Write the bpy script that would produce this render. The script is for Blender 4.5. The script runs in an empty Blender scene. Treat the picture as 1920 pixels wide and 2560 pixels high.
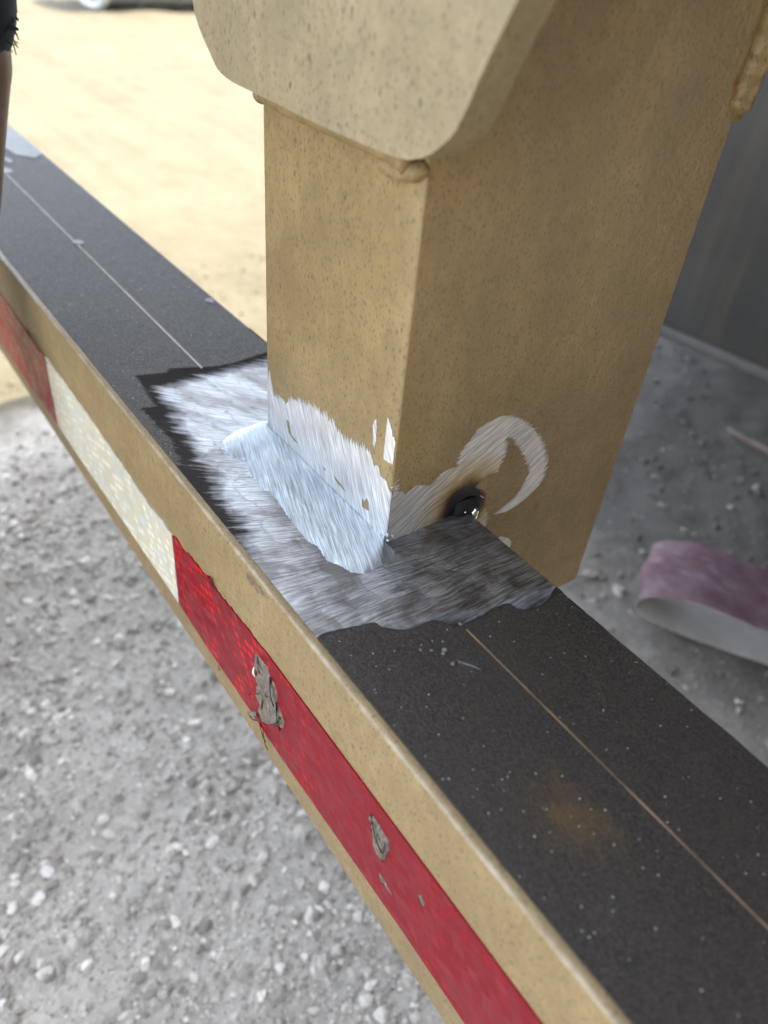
import bpy, bmesh, math, random
import numpy as np
from mathutils import Vector, Matrix, noise as mnoise
from mathutils.geometry import tessellate_polygon

random.seed(7)
rng = np.random.default_rng(11)
S = bpy.context.scene
COL = S.collection

# ------------------------------------------------------------------ camera, sky, sun, exposure
cam_d = bpy.data.cameras.new('camera')
cam = bpy.data.objects.new('camera', cam_d); COL.objects.link(cam)
Rc = Matrix(((0.58378563, 0.80750899, 0.08440123), (-0.54993496, 0.31680075, 0.77279287), (0.59729882, -0.49756056, 0.62902115)))
cam.matrix_world = Matrix.Translation((0.17843535, -0.09632882, 0.20586261)) @ Rc.transposed().to_4x4()
cam_d.sensor_fit = 'HORIZONTAL'; cam_d.sensor_width = 36.0
cam_d.lens = 1873.12 / 1920 * 36.0
cam_d.clip_start = 0.005; cam_d.clip_end = 3000
cam_d.dof.use_dof = True
cam_d.dof.focus_distance = 0.315
cam_d.dof.aperture_fstop = 10.5
S.camera = cam

SUN_EL, SUN_AX = math.radians(62), 0.075     # high sun over the far end of the trailer
sv = Vector((SUN_AX, math.cos(SUN_EL), math.sin(SUN_EL))).normalized()
W = bpy.data.worlds.new('World'); S.world = W; W.use_nodes = True
wn = W.node_tree.nodes; wl = W.node_tree.links
sky = wn.new('ShaderNodeTexSky'); sky.sky_type = 'NISHITA'; sky.sun_disc = False
sky.sun_elevation = SUN_EL; sky.sun_rotation = math.atan2(sv.x, sv.y)
sky.air_density = 1.0; sky.dust_density = 1.6; sky.ozone_density = 1.0
bg = wn['Background']; bg.inputs[1].default_value = 0.15
hs = wn.new('ShaderNodeHueSaturation'); hs.inputs['Saturation'].default_value = .46   # hazy, whitish sky
wl.new(sky.outputs[0], hs.inputs['Color']); wl.new(hs.outputs[0], bg.inputs[0])
sun_d = bpy.data.lights.new('sun', 'SUN'); sun_d.energy = 2.2; sun_d.angle = math.radians(0.5); sun_d.color = (1.0, 0.92, 0.77)
sun = bpy.data.objects.new('sun', sun_d); COL.objects.link(sun)
sun.rotation_euler = sv.to_track_quat('Z', 'Y').to_euler(); sun.location = (0, 4, 9)

S.view_settings.view_transform = 'Standard'; S.view_settings.look = 'None'
S.view_settings.exposure = 2.85; S.view_settings.gamma = 1.0; S.view_settings.use_curve_mapping = False
S.cycles.use_denoising = True
S.cycles.max_bounces = 8; S.cycles.diffuse_bounces = 4; S.cycles.glossy_bounces = 4
S.cycles.sample_clamp_indirect = 6.0; S.cycles.caustics_reflective = False; S.cycles.caustics_refractive = False

# ------------------------------------------------------------------ helpers
GROUND = -0.52
Y0 = 0.05355          # front face of the post
D = 0.15233           # depth of the post
BH = 0.1148           # height of the beam

class NT:
    """small node-tree writer"""
    def __init__(s, name):
        s.m = bpy.data.materials.new(name); s.m.use_nodes = True
        s.t = s.m.node_tree; s.n = s.t.nodes; s.b = s.n['Principled BSDF']
        s.tc = s.n.new('ShaderNodeTexCoord')
    def lk(s, a, b): s.t.links.new(a, b)
    def put(s, v, sock):
        if hasattr(v, 'is_output'): s.lk(v, sock)
        elif v is not None:
            if sock.type == 'RGBA': v = (v, v, v, 1) if isinstance(v, (int, float)) else (*v, 1) if len(v) == 3 else v
            sock.default_value = v
    @property
    def obj(s): return s.tc.outputs['Object']
    def mapping(s, v, scale=(1, 1, 1), loc=(0, 0, 0), rot=(0, 0, 0)):
        n = s.n.new('ShaderNodeMapping'); s.lk(v, n.inputs[0])
        n.inputs['Scale'].default_value = scale; n.inputs['Location'].default_value = loc; n.inputs['Rotation'].default_value = rot
        return n.outputs[0]
    def noise(s, v, scale, detail=3, rough=.55, dist=0, col=False):
        n = s.n.new('ShaderNodeTexNoise'); s.lk(v, n.inputs['Vector'])
        n.inputs['Scale'].default_value = scale; n.inputs['Detail'].default_value = detail
        n.inputs['Roughness'].default_value = rough; n.inputs['Distortion'].default_value = dist
        return n.outputs['Color' if col else 'Fac']
    def voro(s, v, scale, feature='F1', out='Distance', rnd=1.0):
        n = s.n.new('ShaderNodeTexVoronoi'); s.lk(v, n.inputs['Vector']); n.feature = feature
        n.inputs['Scale'].default_value = scale; n.inputs['Randomness'].default_value = rnd
        return n.outputs[out]
    def math(s, op, a, b=None, c=None, clamp=False):
        n = s.n.new('ShaderNodeMath'); n.operation = op; n.use_clamp = clamp
        s.put(a, n.inputs[0]); s.put(b, n.inputs[1]); s.put(c, n.inputs[2]); return n.outputs[0]
    def vmath(s, op, a, b=None):
        n = s.n.new('ShaderNodeVectorMath'); n.operation = op
        s.put(a, n.inputs[0]); s.put(b, n.inputs[1])
        return n.outputs['Value' if op in ('DOT_PRODUCT', 'LENGTH', 'DISTANCE') else 'Vector']
    def vscale(s, a, f):
        n = s.n.new('ShaderNodeVectorMath'); n.operation = 'SCALE'; s.put(a, n.inputs[0]); s.put(f, n.inputs['Scale']); return n.outputs[0]
    def rng(s, v, a, b, c=0.0, d=1.0, smooth=False):
        n = s.n.new('ShaderNodeMapRange'); s.put(v, n.inputs[0]); n.clamp = True
        if smooth: n.interpolation_type = 'SMOOTHSTEP'
        n.inputs[1].default_value = a; n.inputs[2].default_value = b; n.inputs[3].default_value = c; n.inputs[4].default_value = d
        return n.outputs[0]
    def mix(s, f, a, b, mode='MIX'):
        n = s.n.new('ShaderNodeMix'); n.data_type = 'RGBA'; n.blend_type = mode
        s.put(f, n.inputs[0]); s.put(a, n.inputs[6]); s.put(b, n.inputs[7]); return n.outputs[2]
    def ramp(s, v, stops):
        n = s.n.new('ShaderNodeValToRGB'); s.put(v, n.inputs[0]); e = n.color_ramp.elements
        while len(e) > 1: e.remove(e[-1])
        e[0].position = stops[0][0]; e[0].color = (*stops[0][1], 1)
        for p, c in stops[1:]:
            k = e.new(p); k.color = (*c, 1)
        return n.outputs[0]
    def comb(s, x, y, z=0.0):
        n = s.n.new('ShaderNodeCombineXYZ'); s.put(x, n.inputs[0]); s.put(y, n.inputs[1]); s.put(z, n.inputs[2]); return n.outputs[0]
    def sep(s, v):
        n = s.n.new('ShaderNodeSeparateXYZ'); s.lk(v, n.inputs[0]); return n.outputs
    def bump(s, h, strength, dist, normal=None):
        n = s.n.new('ShaderNodeBump'); n.inputs['Strength'].default_value = strength; n.inputs['Distance'].default_value = dist
        s.put(h, n.inputs['Height'])
        if normal is not None: s.lk(normal, n.inputs['Normal'])
        return n.outputs[0]
    def done(s, color=None, rough=None, metal=None, normal=None, spec=None, **kw):
        s.put(color, s.b.inputs['Base Color']); s.put(rough, s.b.inputs['Roughness']); s.put(metal, s.b.inputs['Metallic'])
        if normal is not None: s.lk(normal, s.b.inputs['Normal'])
        s.put(spec, s.b.inputs['Specular IOR Level'])
        for k, v in kw.items(): s.put(v, s.b.inputs[k.replace('_', ' ')])
        return s.m

# ------------------------------------------------------------------ materials
def mat_paint(name, base=(.255, .184, .083), worn=False):
    t = NT(name); P = t.obj
    big = t.noise(P, 22, 4, .6)
    med = t.noise(t.mapping(P, (1, 1, .5)), 210, 5, .75)
    c = t.mix(t.rng(big, .3, .7), tuple(v * .74 for v in base), tuple(v * 1.12 for v in base))
    c = t.mix(t.rng(med, .35, .7, .0, .7), c, tuple(v * .68 for v in base))
    c = t.mix(t.rng(t.noise(P, 60, 4, .7), .52, .75, 0, .35), c, tuple(min(1, v * 1.35 + .01) for v in base))
    # pits and specks, a little longer than wide
    Q = t.mapping(P, (1, 1, .55))
    Qd = t.vmath('ADD', Q, t.vscale(t.noise(P, 300, 2, .5, col=True), .0012))
    for sc, r, lo, dark in ((440, .29, .42, .48), (820, .38, .28, .52), (180, .16, .76, .36)):
        d = t.voro(Qd, sc); rid = t.sep(t.voro(Qd, sc, out='Color'))[0]
        spot = t.math('MULTIPLY', t.rng(d, r * .55, r, 1, 0), t.rng(rid, lo, lo + .1))
        c = t.mix(t.math('MULTIPLY', spot, .85), c, tuple(v * dark for v in (base[0], base[1] * .98, base[2] * 1.05)))
    d = t.voro(Qd, 60); rid = t.sep(t.voro(Qd, 60, out='Color'))[1]
    rust = t.math('MULTIPLY', t.rng(d, .05, .13, 1, 0), t.rng(rid, .82, .85))
    c = t.mix(t.math('MULTIPLY', rust, .85), c, (.20, .075, .02))
    if worn:   # paint rubbed thin along the top front arris of the beam, scuffs near it
        X, Y, Z = t.sep(P)
        e = t.math('ADD', t.math('ABSOLUTE', Y), t.math('ABSOLUTE', Z))
        wob = t.noise(P, 45, 4, .7)
        rub = t.rng(t.math('SUBTRACT', e, t.math('MULTIPLY', t.rng(wob, .35, .8), .0007)), .00095, .0014, 1, 0)
        c = t.mix(t.math('MULTIPLY', rub, .7), c, (.42, .385, .32))
        sc = t.noise(t.mapping(P, (60, 300, 300), rot=(0, .7, 0)), 4, 4, .7)
        zone = t.math('MULTIPLY', t.rng(Z, -.03, -.004, 0, 1), t.rng(t.noise(P, 28, 3), .52, .66))
        scf = t.math('MULTIPLY', t.rng(sc, .55, .68), zone)
        c = t.mix(t.math('MULTIPLY', scf, .55), c, (.10, .085, .07))
    h = t.math('ADD', t.noise(P, 520, 3, .6), t.math('MULTIPLY', t.noise(P, 160, 2), 1.2))
    n = t.bump(h, .32, .0007)
    return t.done(c, t.rng(med, .3, .8, .38, .55), 0.0, n, .5)

def mat_brushed(name, d, base, rough, nrm, pass_len=.013, tilt=.35, bump=.5, metal=1.0, heat=None, dark=.55, wander=.010, residue=False, cut=.45):
    """ground steel: fine scratches along d, overlapping grinder passes that each lie at a slightly different angle"""
    t = NT(name); P = t.obj
    d = Vector(d).normalized(); k = Vector(nrm).cross(d).normalized()
    u = t.vmath('DOT_PRODUCT', P, tuple(d)); v = t.vmath('DOT_PRODUCT', P, tuple(k))
    if residue:   # on the beam the grinder was swung round, so the scratches fan out
        X0, Y0_, Z0 = t.sep(P)
        u = Y0_; v = t.math('SUBTRACT', X0, t.math('MULTIPLY', t.rng(X0, -.11, .03, 1, 0), Y0_))
    wob = t.noise(P, 28, 2); wob2 = t.noise(P, 90, 2)
    # the passes sweep round in arcs, so the scratch direction wanders a little
    v2 = t.math('ADD', v, t.math('MULTIPLY', t.math('SUBTRACT', wob, .5), wander))
    fine = t.noise(t.comb(t.math('MULTIPLY', u, 60), t.math('MULTIPLY', v2, 1900)), 1.0, 3, .65)
    mid = t.noise(t.comb(t.math('MULTIPLY', u, 62), t.math('MULTIPLY', v2, 760)), 1.0, 2, .6)
    ph = t.math('ADD', t.math('DIVIDE', u, pass_len), t.math('ADD', t.math('MULTIPLY', wob, 3.2), t.math('ADD', t.math('MULTIPLY', wob2, .7), t.math('MULTIPLY', mid, .55))))
    saw = t.math('FRACT', ph); cell = t.math('FLOOR', ph)
    rnd = t.noise(t.comb(t.math('MULTIPLY', cell, 3.7), t.math('MULTIPLY', v2, 45)), 1.0, 1, .5, col=True)
    rv = t.vscale(t.vmath('SUBTRACT', rnd, (.5, .5, .5)), tilt)
    geo = t.n.new('ShaderNodeNewGeometry')
    lean = t.vscale(tuple(d), t.math('MULTIPLY', t.math('SUBTRACT', saw, .5), tilt * .3))
    N = t.vmath('NORMALIZE', t.vmath('ADD', geo.outputs['Normal'], t.vmath('ADD', rv, lean)))
    h = t.math('ADD', fine, t.math('MULTIPLY', mid, .6))
    N = t.bump(h, bump, .0005, N)
    edge = t.math('MULTIPLY', t.math('MULTIPLY', t.rng(saw, 0, .16, 1, 0), t.rng(mid, .40, .58)), t.rng(wob2, .38, .62))
    c = t.mix(t.rng(fine, .37, .63), tuple(x * .58 for x in base), tuple(min(1, x * 1.18) for x in base))
    c = t.mix(t.rng(mid, .40, .56, cut, 0), c, tuple(x * .30 for x in base))
    c = t.mix(t.math('MULTIPLY', edge, dark), c, tuple(x * .22 for x in base))
    c = t.mix(t.rng(t.sep(rnd)[1], .3, .7, 0, .35), c, tuple(x * .55 for x in base))
    ro = t.math('ADD', t.rng(mid, .3, .7, rough * .8, rough * 1.2), t.math('MULTIPLY', edge, .2))
    me = metal; spec = .5
    if residue:   # duller, browner passes between the bright ones
        dull = t.noise(t.comb(t.math('MULTIPLY', u, 55), t.math('MULTIPLY', v, 48)), 1.0, 4, .65, .6)
        c = t.mix(t.rng(dull, .44, .60, 0, .62), c, (.15, .138, .125))
    if residue:   # black tape glue smeared thin towards the tape that is left
        X, Y, Z = t.sep(P)
        smear = t.noise(t.comb(t.math('MULTIPLY', u, 30), t.math('MULTIPLY', v2, 320)), 1.0, 3, .7)
        blot = t.noise(P, 70, 3, .6)
        ns = t.math('ADD', t.math('MULTIPLY', t.math('SUBTRACT', smear, .5), .022), t.math('MULTIPLY', t.math('SUBTRACT', blot, .5), .014))
        line = t.rng(X, -.15, -.02, .019, .0030)
        f1 = t.math('MULTIPLY', t.rng(t.math('ADD', t.math('SUBTRACT', Y, line), ns), -.003, .008, 1, 0), t.rng(X, -.03, -.012, 1, 0))
        f2 = t.rng(t.math('ADD', X, ns), -.167, -.153, 1, 0)
        f3 = t.rng(t.math('ADD', t.math('ADD', X, t.math('MULTIPLY', Y, -.25)), t.math('MULTIPLY', ns, -.6)), .030, .0385, 0, .75)
        g = t.math('MAXIMUM', t.math('MAXIMUM', f1, f2), f3)
        g = t.rng(g, .05, .75)
        c = t.mix(t.math('MULTIPLY', g, .97), c, (.030, .0265, .024))
        me = t.math('SUBTRACT', metal, t.math('MULTIPLY', g, .97)); ro = t.math('ADD', ro, t.math('MULTIPLY', g, .35)); spec = t.math('MULTIPLY', t.math('SUBTRACT', 1.0, g), .5)
    if heat:   # oxide colours round the tack: straw, brown, blue, black
        dist = t.vmath('DISTANCE', P, heat)
        dist = t.math('ADD', dist, t.math('MULTIPLY', t.math('SUBTRACT', t.noise(P, 120, 3), .5), .006))
        f = t.rng(dist, .0, .030)
        tint = t.ramp(f, [(0.0, (.005, .005, .006)), (.27, (.006, .007, .010)), (.33, (.010, .014, .040)), (.38, (.06, .03, .02)), (.45, (.30, .17, .07)), (.56, (.68, .53, .30)), (.74, (.88, .80, .64)), (1.0, (1, 1, 1))])
        c = t.mix(1.0, c, tint, 'MULTIPLY')
    return t.done(c, ro, me, N, spec)

def mat_grip():
    t = NT('grit tape'); P = t.obj
    rid = t.sep(t.voro(P, 2300, out='Color'))
    n1 = t.noise(P, 1300, 2, .6); n2 = t.noise(P, 520, 3, .7); big = t.noise(P, 14, 4, .6)
    c = t.mix(t.rng(n1, .35, .68), (.009, .007, .0052), (.056, .043, .030))
    c = t.mix(t.rng(n2, .45, .7, 0, .45), c, (.012, .010, .009))
    c = t.mix(t.rng(big, .38, .66, 0, .55), c, (.034, .027, .020))
    st = t.vmath('DISTANCE', t.mapping(P, (1, 1.3, 1)), (.128, .037, .0))   # rust stain on the near strip
    sn = t.noise(P, 70, 4, .7)
    stain = t.math('MULTIPLY', t.rng(t.math('ADD', st, t.math('MULTIPLY', t.math('SUBTRACT', sn, .5), .05)), .0, .018, 1, 0), .55)
    c = t.mix(stain, c, (.11, .064, .018))
    dust = t.rng(t.noise(P, 34, 5, .75), .55, .78, 0, .40)
    c = t.mix(dust, c, (.066, .057, .047))
    spark = t.rng(rid[0], .9978, .9988)
    c = t.mix(spark, c, (.45, .45, .44))
    return t.done(c, t.mix(spark, t.rng(n1, .3, .7, .75, .52), .25), 0.0, t.bump(t.math('ADD', n1, n2), .7, .0004), .5)

def mat_tape(name, cols, dark, white=False):
    """prismatic reflective sheeting: small facets under a clear skin"""
    t = NT(name); P = t.obj
    X, Y, Z = t.sep(P)
    a = t.math('ADD', t.math('MULTIPLY', X, 170), t.math('MULTIPLY', Z, 95)); b = t.math('SUBTRACT', t.math('MULTIPLY', X, 60), t.math('MULTIPLY', Z, 190))
    q = t.comb(a, b)
    cc = t.voro(q, 1.0, out='Color', rnd=.12); dd = t.voro(q, 1.0, rnd=.12)
    r1, r2, r3 = t.sep(cc)
    blot = t.noise(P, 30, 3, .6)
    lit = t.math('MULTIPLY', t.rng(dd, .20, .48, 1, 0), t.rng(t.math('ADD', r1, t.math('MULTIPLY', t.math('SUBTRACT', blot, .5), 1.6)), .45, .8))
    if not white: lit = t.math('MULTIPLY', lit, t.math('MULTIPLY', t.rng(X, -.02, .05, 1, .22), t.rng(blot, .42, .6, .55, 1)))   # retroreflected light painted in: facets bright at one end, dim further along
    c = t.mix(lit, cols[0], cols[1])
    dust = t.noise(P, 140, 4, .7)
    c = t.mix(t.rng(dust, .56, .8, 0, .22), c, (.36, .33, .30) if white else (.14, .012, .017))
    if white:
        c = t.mix(t.rng(r2, .72, .82, 0, .5), c, (.42, .52, .56))
        c = t.mix(t.math('MULTIPLY', t.rng(t.noise(t.mapping(P, (150, 600, 500)), 1, 3), .62, .7), .5), c, (.62, .56, .36))
        streak = t.rng(t.noise(t.mapping(P, (90, 400, 700), loc=(3, 0, 0)), 1, 2), .70, .74)
        c = t.mix(t.math('MULTIPLY', streak, .5), c, (.55, .16, .13))
    geo = t.n.new('ShaderNodeNewGeometry')
    N = t.vmath('NORMALIZE', t.vmath('ADD', geo.outputs['Normal'], t.vscale(t.vmath('SUBTRACT', cc, (.5, .5, .5)), .16)))
    N = t.bump(t.noise(P, 420, 3), .15, .0004, N)
    return t.done(c, t.rng(dust, .3, .8, .28, .42), 0.0, N, .14 if not white else .35)

def mat_scuff(name='torn tape backing'):
    t = NT(name); P = t.obj
    f = t.noise(t.mapping(P, (700, 700, 160), rot=(0, .35, 0)), 1, 4, .7)
    c = t.ramp(f, [(.0, (.03, .024, .02)), (.38, (.09, .075, .06)), (.58, (.17, .145, .115)), (.74, (.30, .27, .22)), (1, (.42, .38, .32))])
    return t.done(c, .7, 0.0, t.bump(f, .9, .0012))

def mat_plain(name, col, rough=.6, metal=0.0, var=.25, scale=40, bump=.2, bscale=200, bdist=.001):
    t = NT(name); P = t.obj
    n = t.noise(P, scale, 4, .6)
    c = t.mix(t.rng(n, .3, .7), tuple(v * (1 - var) for v in col), tuple(min(1, v * (1 + var)) for v in col))
    return t.done(c, rough, metal, t.bump(t.noise(P, bscale, 3), bump, bdist))

def mat_gravel(name, stone=False):
    t = NT(name); P = t.obj
    if stone:
        oi = t.n.new('ShaderNodeObjectInfo').outputs['Random']
        c = t.ramp(oi, [(0, (.26, .232, .19)), (.35, (.38, .345, .295)), (.7, (.48, .445, .385)), (1, (.58, .545, .48))])
        n = t.noise(P, 160, 4, .7)
        c = t.mix(t.rng(n, .35, .7, 0, .4), c, (.27, .255, .24))
        return t.done(c, .85, 0.0, t.bump(n, .5, .002), .3)
    n0 = t.noise(P, 2.2, 4, .6); n1 = t.noise(P, 26, 4, .65); n3 = t.noise(P, 7, 5, .7); n2 = t.noise(P, 240, 4, .7)
    c = t.mix(t.rng(n0, .35, .65), (.37, .338, .288), (.46, .423, .362))
    c = t.mix(t.rng(n1, .35, .7, 0, .5), c, (.54, .50, .43))
    c = t.mix(t.rng(n2, .4, .75, 0, .6), c, (.19, .172, .148))
    v = t.voro(P, 150); vc = t.voro(P, 150, out='Color')
    c = t.mix(t.rng(t.sep(vc)[0], .2, 1, 0, .4), c, (.58, .54, .47))
    X, Y, Z = t.sep(P)
    # tan dirt track beside the yard's gravel
    dirt = t.rng(t.math('ADD', X, t.math('MULTIPLY', t.math('SUBTRACT', n1, .5), .12)), -1.06, -.97, 1, 0)
    dc = t.mix(t.rng(n1, .3, .7), (.112, .097, .064), (.135, .118, .080))
    dc = t.mix(t.rng(n2, .35, .75, 0, .5), dc, (.105, .088, .056))
    dc = t.mix(t.rng(n0, .35, .7, 0, .5), dc, (.148, .131, .090))
    dc = t.mix(t.rng(n3, .46, .68, 0, .75), dc, (.098, .086, .056))
    c = t.mix(dirt, c, dc)
    # shade under the trailer, painted as a darkening of the ground colour
    painted_shade = t.math('MULTIPLY', t.rng(t.math('ADD', Y, t.math('MULTIPLY', n1, .35)), .58, .95), t.math('MULTIPLY', t.rng(X, -.95, -.75), t.rng(X, 1.2, 1.5, 1, 0)))
    c = t.mix(t.math('MULTIPLY', painted_shade, .86), c, (.085, .078, .071))
    h = t.math('ADD', t.math('MULTIPLY', v, -.6), t.math('ADD', n2, t.math('MULTIPLY', n1, 1.5)))
    return t.done(c, .92, 0.0, t.bump(h, .35, .004), .2)

def mat_pebble():   # the mass of small stones: each island of stone its own shade
    t = NT('gravel stones'); P = t.obj
    at = t.n.new('ShaderNodeAttribute'); at.attribute_name = 'shade'
    c = t.ramp(at.outputs['Fac'], [(0, (.21, .185, .15)), (.35, (.38, .345, .29)), (.7, (.53, .488, .42)), (1, (.76, .715, .64))])
    n = t.noise(P, 260, 3, .7); X, Y, Z = t.sep(P)
    c = t.mix(t.rng(n, .4, .75, 0, .35), c, (.25, .235, .22))
    c = t.mix(t.rng(X, -1.06, -1.0, 1, 0), c, (.14, .12, .083))
    c = t.mix(t.math('MULTIPLY', t.rng(t.math('ADD', Y, t.math('MULTIPLY', t.noise(P, 26, 4, .65), .35)), .58, .95), t.rng(at.outputs['Fac'], .75, 1, .85, .35)), c, (.09, .083, .076))  # small stones get the same painted shade under the trailer
    return t.done(c, .9, 0.0, t.bump(n, .4, .0015), .25)

def mat_belt(name, inner=False):
    t = NT(name); P = t.obj
    if inner:
        n = t.noise(P, 30, 3); c = t.mix(t.rng(n, .3, .7), (.44, .42, .39), (.58, .56, .53))
        return t.done(c, .75, 0.0, t.bump(t.noise(P, 500, 2), .2, .0006))
    n = t.noise(P, 22, 4, .65); m = t.noise(t.mapping(P, (30, 90, 60)), 1, 3)
    c = t.mix(t.rng(n, .35, .65), (.105, .048, .062), (.17, .105, .125))
    c = t.mix(t.rng(m, .55, .72, 0, .7), c, (.24, .205, .225))
    c = t.mix(t.rng(t.noise(P, 14, 3), .6, .75, 0, .6), c, (.16, .03, .045))
    return t.done(c, .8, 0.0, t.bump(t.noise(P, 700, 2), .5, .001))

def mat_flap():
    t = NT('mud flap rubber'); P = t.obj
    st = t.noise(t.mapping(P, (9, 9, .7), rot=(0, .12, 0)), 1.6, 4, .6)
    c = t.mix(t.rng(t.noise(P, 5, 4), .3, .7), (.028, .0275, .027), (.052, .051, .049))
    c = t.mix(t.rng(st, .52, .74, 0, .55), c, (.115, .09, .06))
    return t.done(c, .62, 0.0, t.bump(t.noise(P, 90, 3), .25, .002), .4)

M = {
 'paint': mat_paint('tan paint'),
 'beam': mat_paint('tan paint rubbed at the edge', worn=True),
 'plate': mat_paint('dusty tan paint', (.285, .235, .142)),
 'top_metal': mat_brushed('ground steel top', (.55, .83, 0), (.64, .655, .68), .44, (0, 0, 1), .0125, .26, .65, residue=True, cut=.62, wander=.005, dark=.8),
 'fillet_metal': mat_brushed('ground weld steel', (.945, -.32, -.05), (.72, .80, .86), .47, (0, -.17, .98), .022, .05, .26, dark=.03, wander=.002, cut=.18),
 'front_metal': mat_brushed('ground bright steel', (-.42, 0, .91), (.76, .775, .79), .46, (0, -1, 0), .05, .08, .40, metal=.6, dark=.05, wander=.003),
 'side_metal': mat_brushed('ground grey steel', (0, .86, .50), (.76, .74, .70), .45, (1, 0, 0), .03, .12, .6, metal=.2, cut=.6, heat=(0, .0975, .003), dark=.15),
 'grip': mat_grip(),
 'red': mat_tape('red reflective sheeting', ((.165, .003, .010), (.52, .008, .008)), .2),
 'white': mat_tape('white reflective sheeting', ((.50, .47, .36), (.74, .71, .60)), .2, True),
 'scuff': mat_scuff(),
 'scraped': mat_plain('scraped brown primer', (.15, .105, .062), .7, var=.6, scale=260),
 'scratch': mat_plain('scratched paint', (.30, .255, .18), .6),
 'black': mat_plain('black adhesive', (.018, .017, .017), .7, bump=.4, bscale=300),
 'seam': mat_plain('tan seam', (.26, .17, .095), .6, var=.5, scale=60), 'seam_pale': mat_plain('pale seam', (.42, .37, .30), .6, scale=60), 'pale': mat_plain('pale grey metal', (.18, .185, .18), .5, scale=60),
 'burnt': mat_plain('burnt weld slag', (.004, .004, .005), .75, .3, bump=.6, bscale=500),
 'bead_silver': mat_plain('bright weld metal', (.50, .50, .50), .22, 1.0, bump=.3, bscale=400),
 'flap': mat_flap(), 'flap_edge': mat_plain('grey rubber edge', (.085, .082, .078), .7, scale=8),
 'ground': mat_gravel('gravel ground'), 'stone': mat_gravel('loose stone', True), 'pebble': mat_pebble(), 'stone_shaded': mat_plain('shade-dark stone', (.13, .12, .108), .85, var=.4, scale=120),  # last entry: stone with the trailer's shade put into its colour
 'belt': mat_belt('mauve abrasive cloth'), 'belt_in': mat_belt('pale belt backing', True),
 'twig': mat_plain('dry wood', (.20, .155, .13), .8),
 'drum': mat_plain('blue grey drum paint', (.16, .20, .27), .5), 'drum_body': mat_plain('grey drum paint', (.36, .36, .35), .55), 'rim': mat_plain('pale rim', (.62, .64, .60), .5),
 'box': mat_plain('trailer body paint', (.45, .45, .45), .5), 'under': mat_plain('dark under frame', (.06, .055, .05), .8),
 'light_blocker': mat_plain('brown light blocker sheet', (.085, .048, .020), .6, scale=3),
 'tyre': mat_plain('tyre rubber', (.025, .025, .025), .85),
 'skin': mat_plain('skin', (.17, .085, .055), .5, var=.12, scale=30, bscale=500, bdist=.0006),
 'navy': mat_plain('navy cloth', (.018, .026, .045), .9, scale=80, bump=.5, bscale=700),
 'trousers': mat_plain('dark trousers', (.03, .03, .034), .9), 'boot': mat_plain('black boot leather', (.015, .014, .013), .55),
 'hair': mat_plain('dark hair', (.012, .009, .007), .6, bump=.8, bscale=150), 'eye': mat_plain('eye', (.7, .68, .65), .2, var=.02), 'iris': mat_plain('iris', (.02, .012, .008), .2),
}

# ------------------------------------------------------------------ object helpers
def setp(o, label=None, category=None, group=None, kind=None):
    for k, v in (('label', label), ('category', category), ('group', group), ('kind', kind)):
        if v: o[k] = v
    return o
def thing(name, loc, label, category, group=None):
    o = bpy.data.objects.new(name, None); COL.objects.link(o); o.location = loc; o.empty_display_size = .05
    return setp(o, label, category, group)
def link(name, mesh, mat, parent=None):
    o = bpy.data.objects.new(name, mesh); COL.objects.link(o)
    if mat is not None and not mesh.materials:
        for m in (mat if isinstance(mat, (list, tuple)) else [mat]): mesh.materials.append(m)
    if parent is not None:   # meshes are written in world space; only Empties carry a location
        o.parent = parent
        if parent.type == 'EMPTY': o.matrix_parent_inverse = Matrix.Translation(-parent.location)
    return o
def mesh_of(name, bm, smooth=None):
    bmesh.ops.recalc_face_normals(bm, faces=bm.faces)
    me = bpy.data.meshes.new(name); bm.to_mesh(me); bm.free()
    if smooth is not None:
        me.polygons.foreach_set('use_smooth', [True] * len(me.polygons))
        if smooth < 179:
            me.set_sharp_from_angle(angle=math.radians(smooth))
    return me
def prism(name, poly, ax, a, b, mat, parent, holes=(), bevel=None, smooth=None):
    """polygon in the plane across axis ax, pushed out from a to b (a is the hidden side)"""
    def p3(q, c):
        return {0: (c, q[0], q[1]), 1: (q[0], c, q[1]), 2: (q[0], q[1], c)}[ax]
    bm = bmesh.new()
    loops = [poly] + list(holes)
    tri = tessellate_polygon([[Vector((x, y, 0)) for x, y in l] for l in loops])
    flat = [q for l in loops for q in l]
    lo = [bm.verts.new(p3(q, a)) for q in flat]; hi = [bm.verts.new(p3(q, b)) for q in flat]
    for t in tri:
        for vs in ([hi[i] for i in t], [lo[i] for i in reversed(t)]):
            try: bm.faces.new(vs)
            except ValueError: pass
    k = 0
    for l in loops:
        n = len(l)
        for i in range(n):
            j = (i + 1) % n
            try: bm.faces.new((lo[k + i], lo[k + j], hi[k + j], hi[k + i]))
            except ValueError: pass
        k += n
    return link(name, mesh_of(name, bm, smooth), mat, parent)
def serrate(poly, d, amp, pitch, keep=lambda p: False, seed=1, closed=True):
    """outline with the saw-teeth that grinder scratches leave where they run off an edge"""
    r = random.Random(seed); out = []; d = Vector(d).normalized(); n = len(poly); s = 1
    for i in range(n if closed else n - 1):
        p, q = Vector(poly[i]), Vector(poly[(i + 1) % n]); e = q - p; L = e.length
        m = max(1, int(L / pitch)); nn = Vector((-e.y, e.x)) / max(L, 1e-9); f = abs(nn.dot(d))
        for k in range(m):
            w = p + e * (k + (r.uniform(-.3, .3) if k else 0)) / m
            if not keep(w):
                w = w + d * s * amp * f * r.uniform(.15, 1.0)
            s = -s; out.append((w.x, w.y))
    return out if closed else out + [tuple(poly[-1])]
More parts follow.
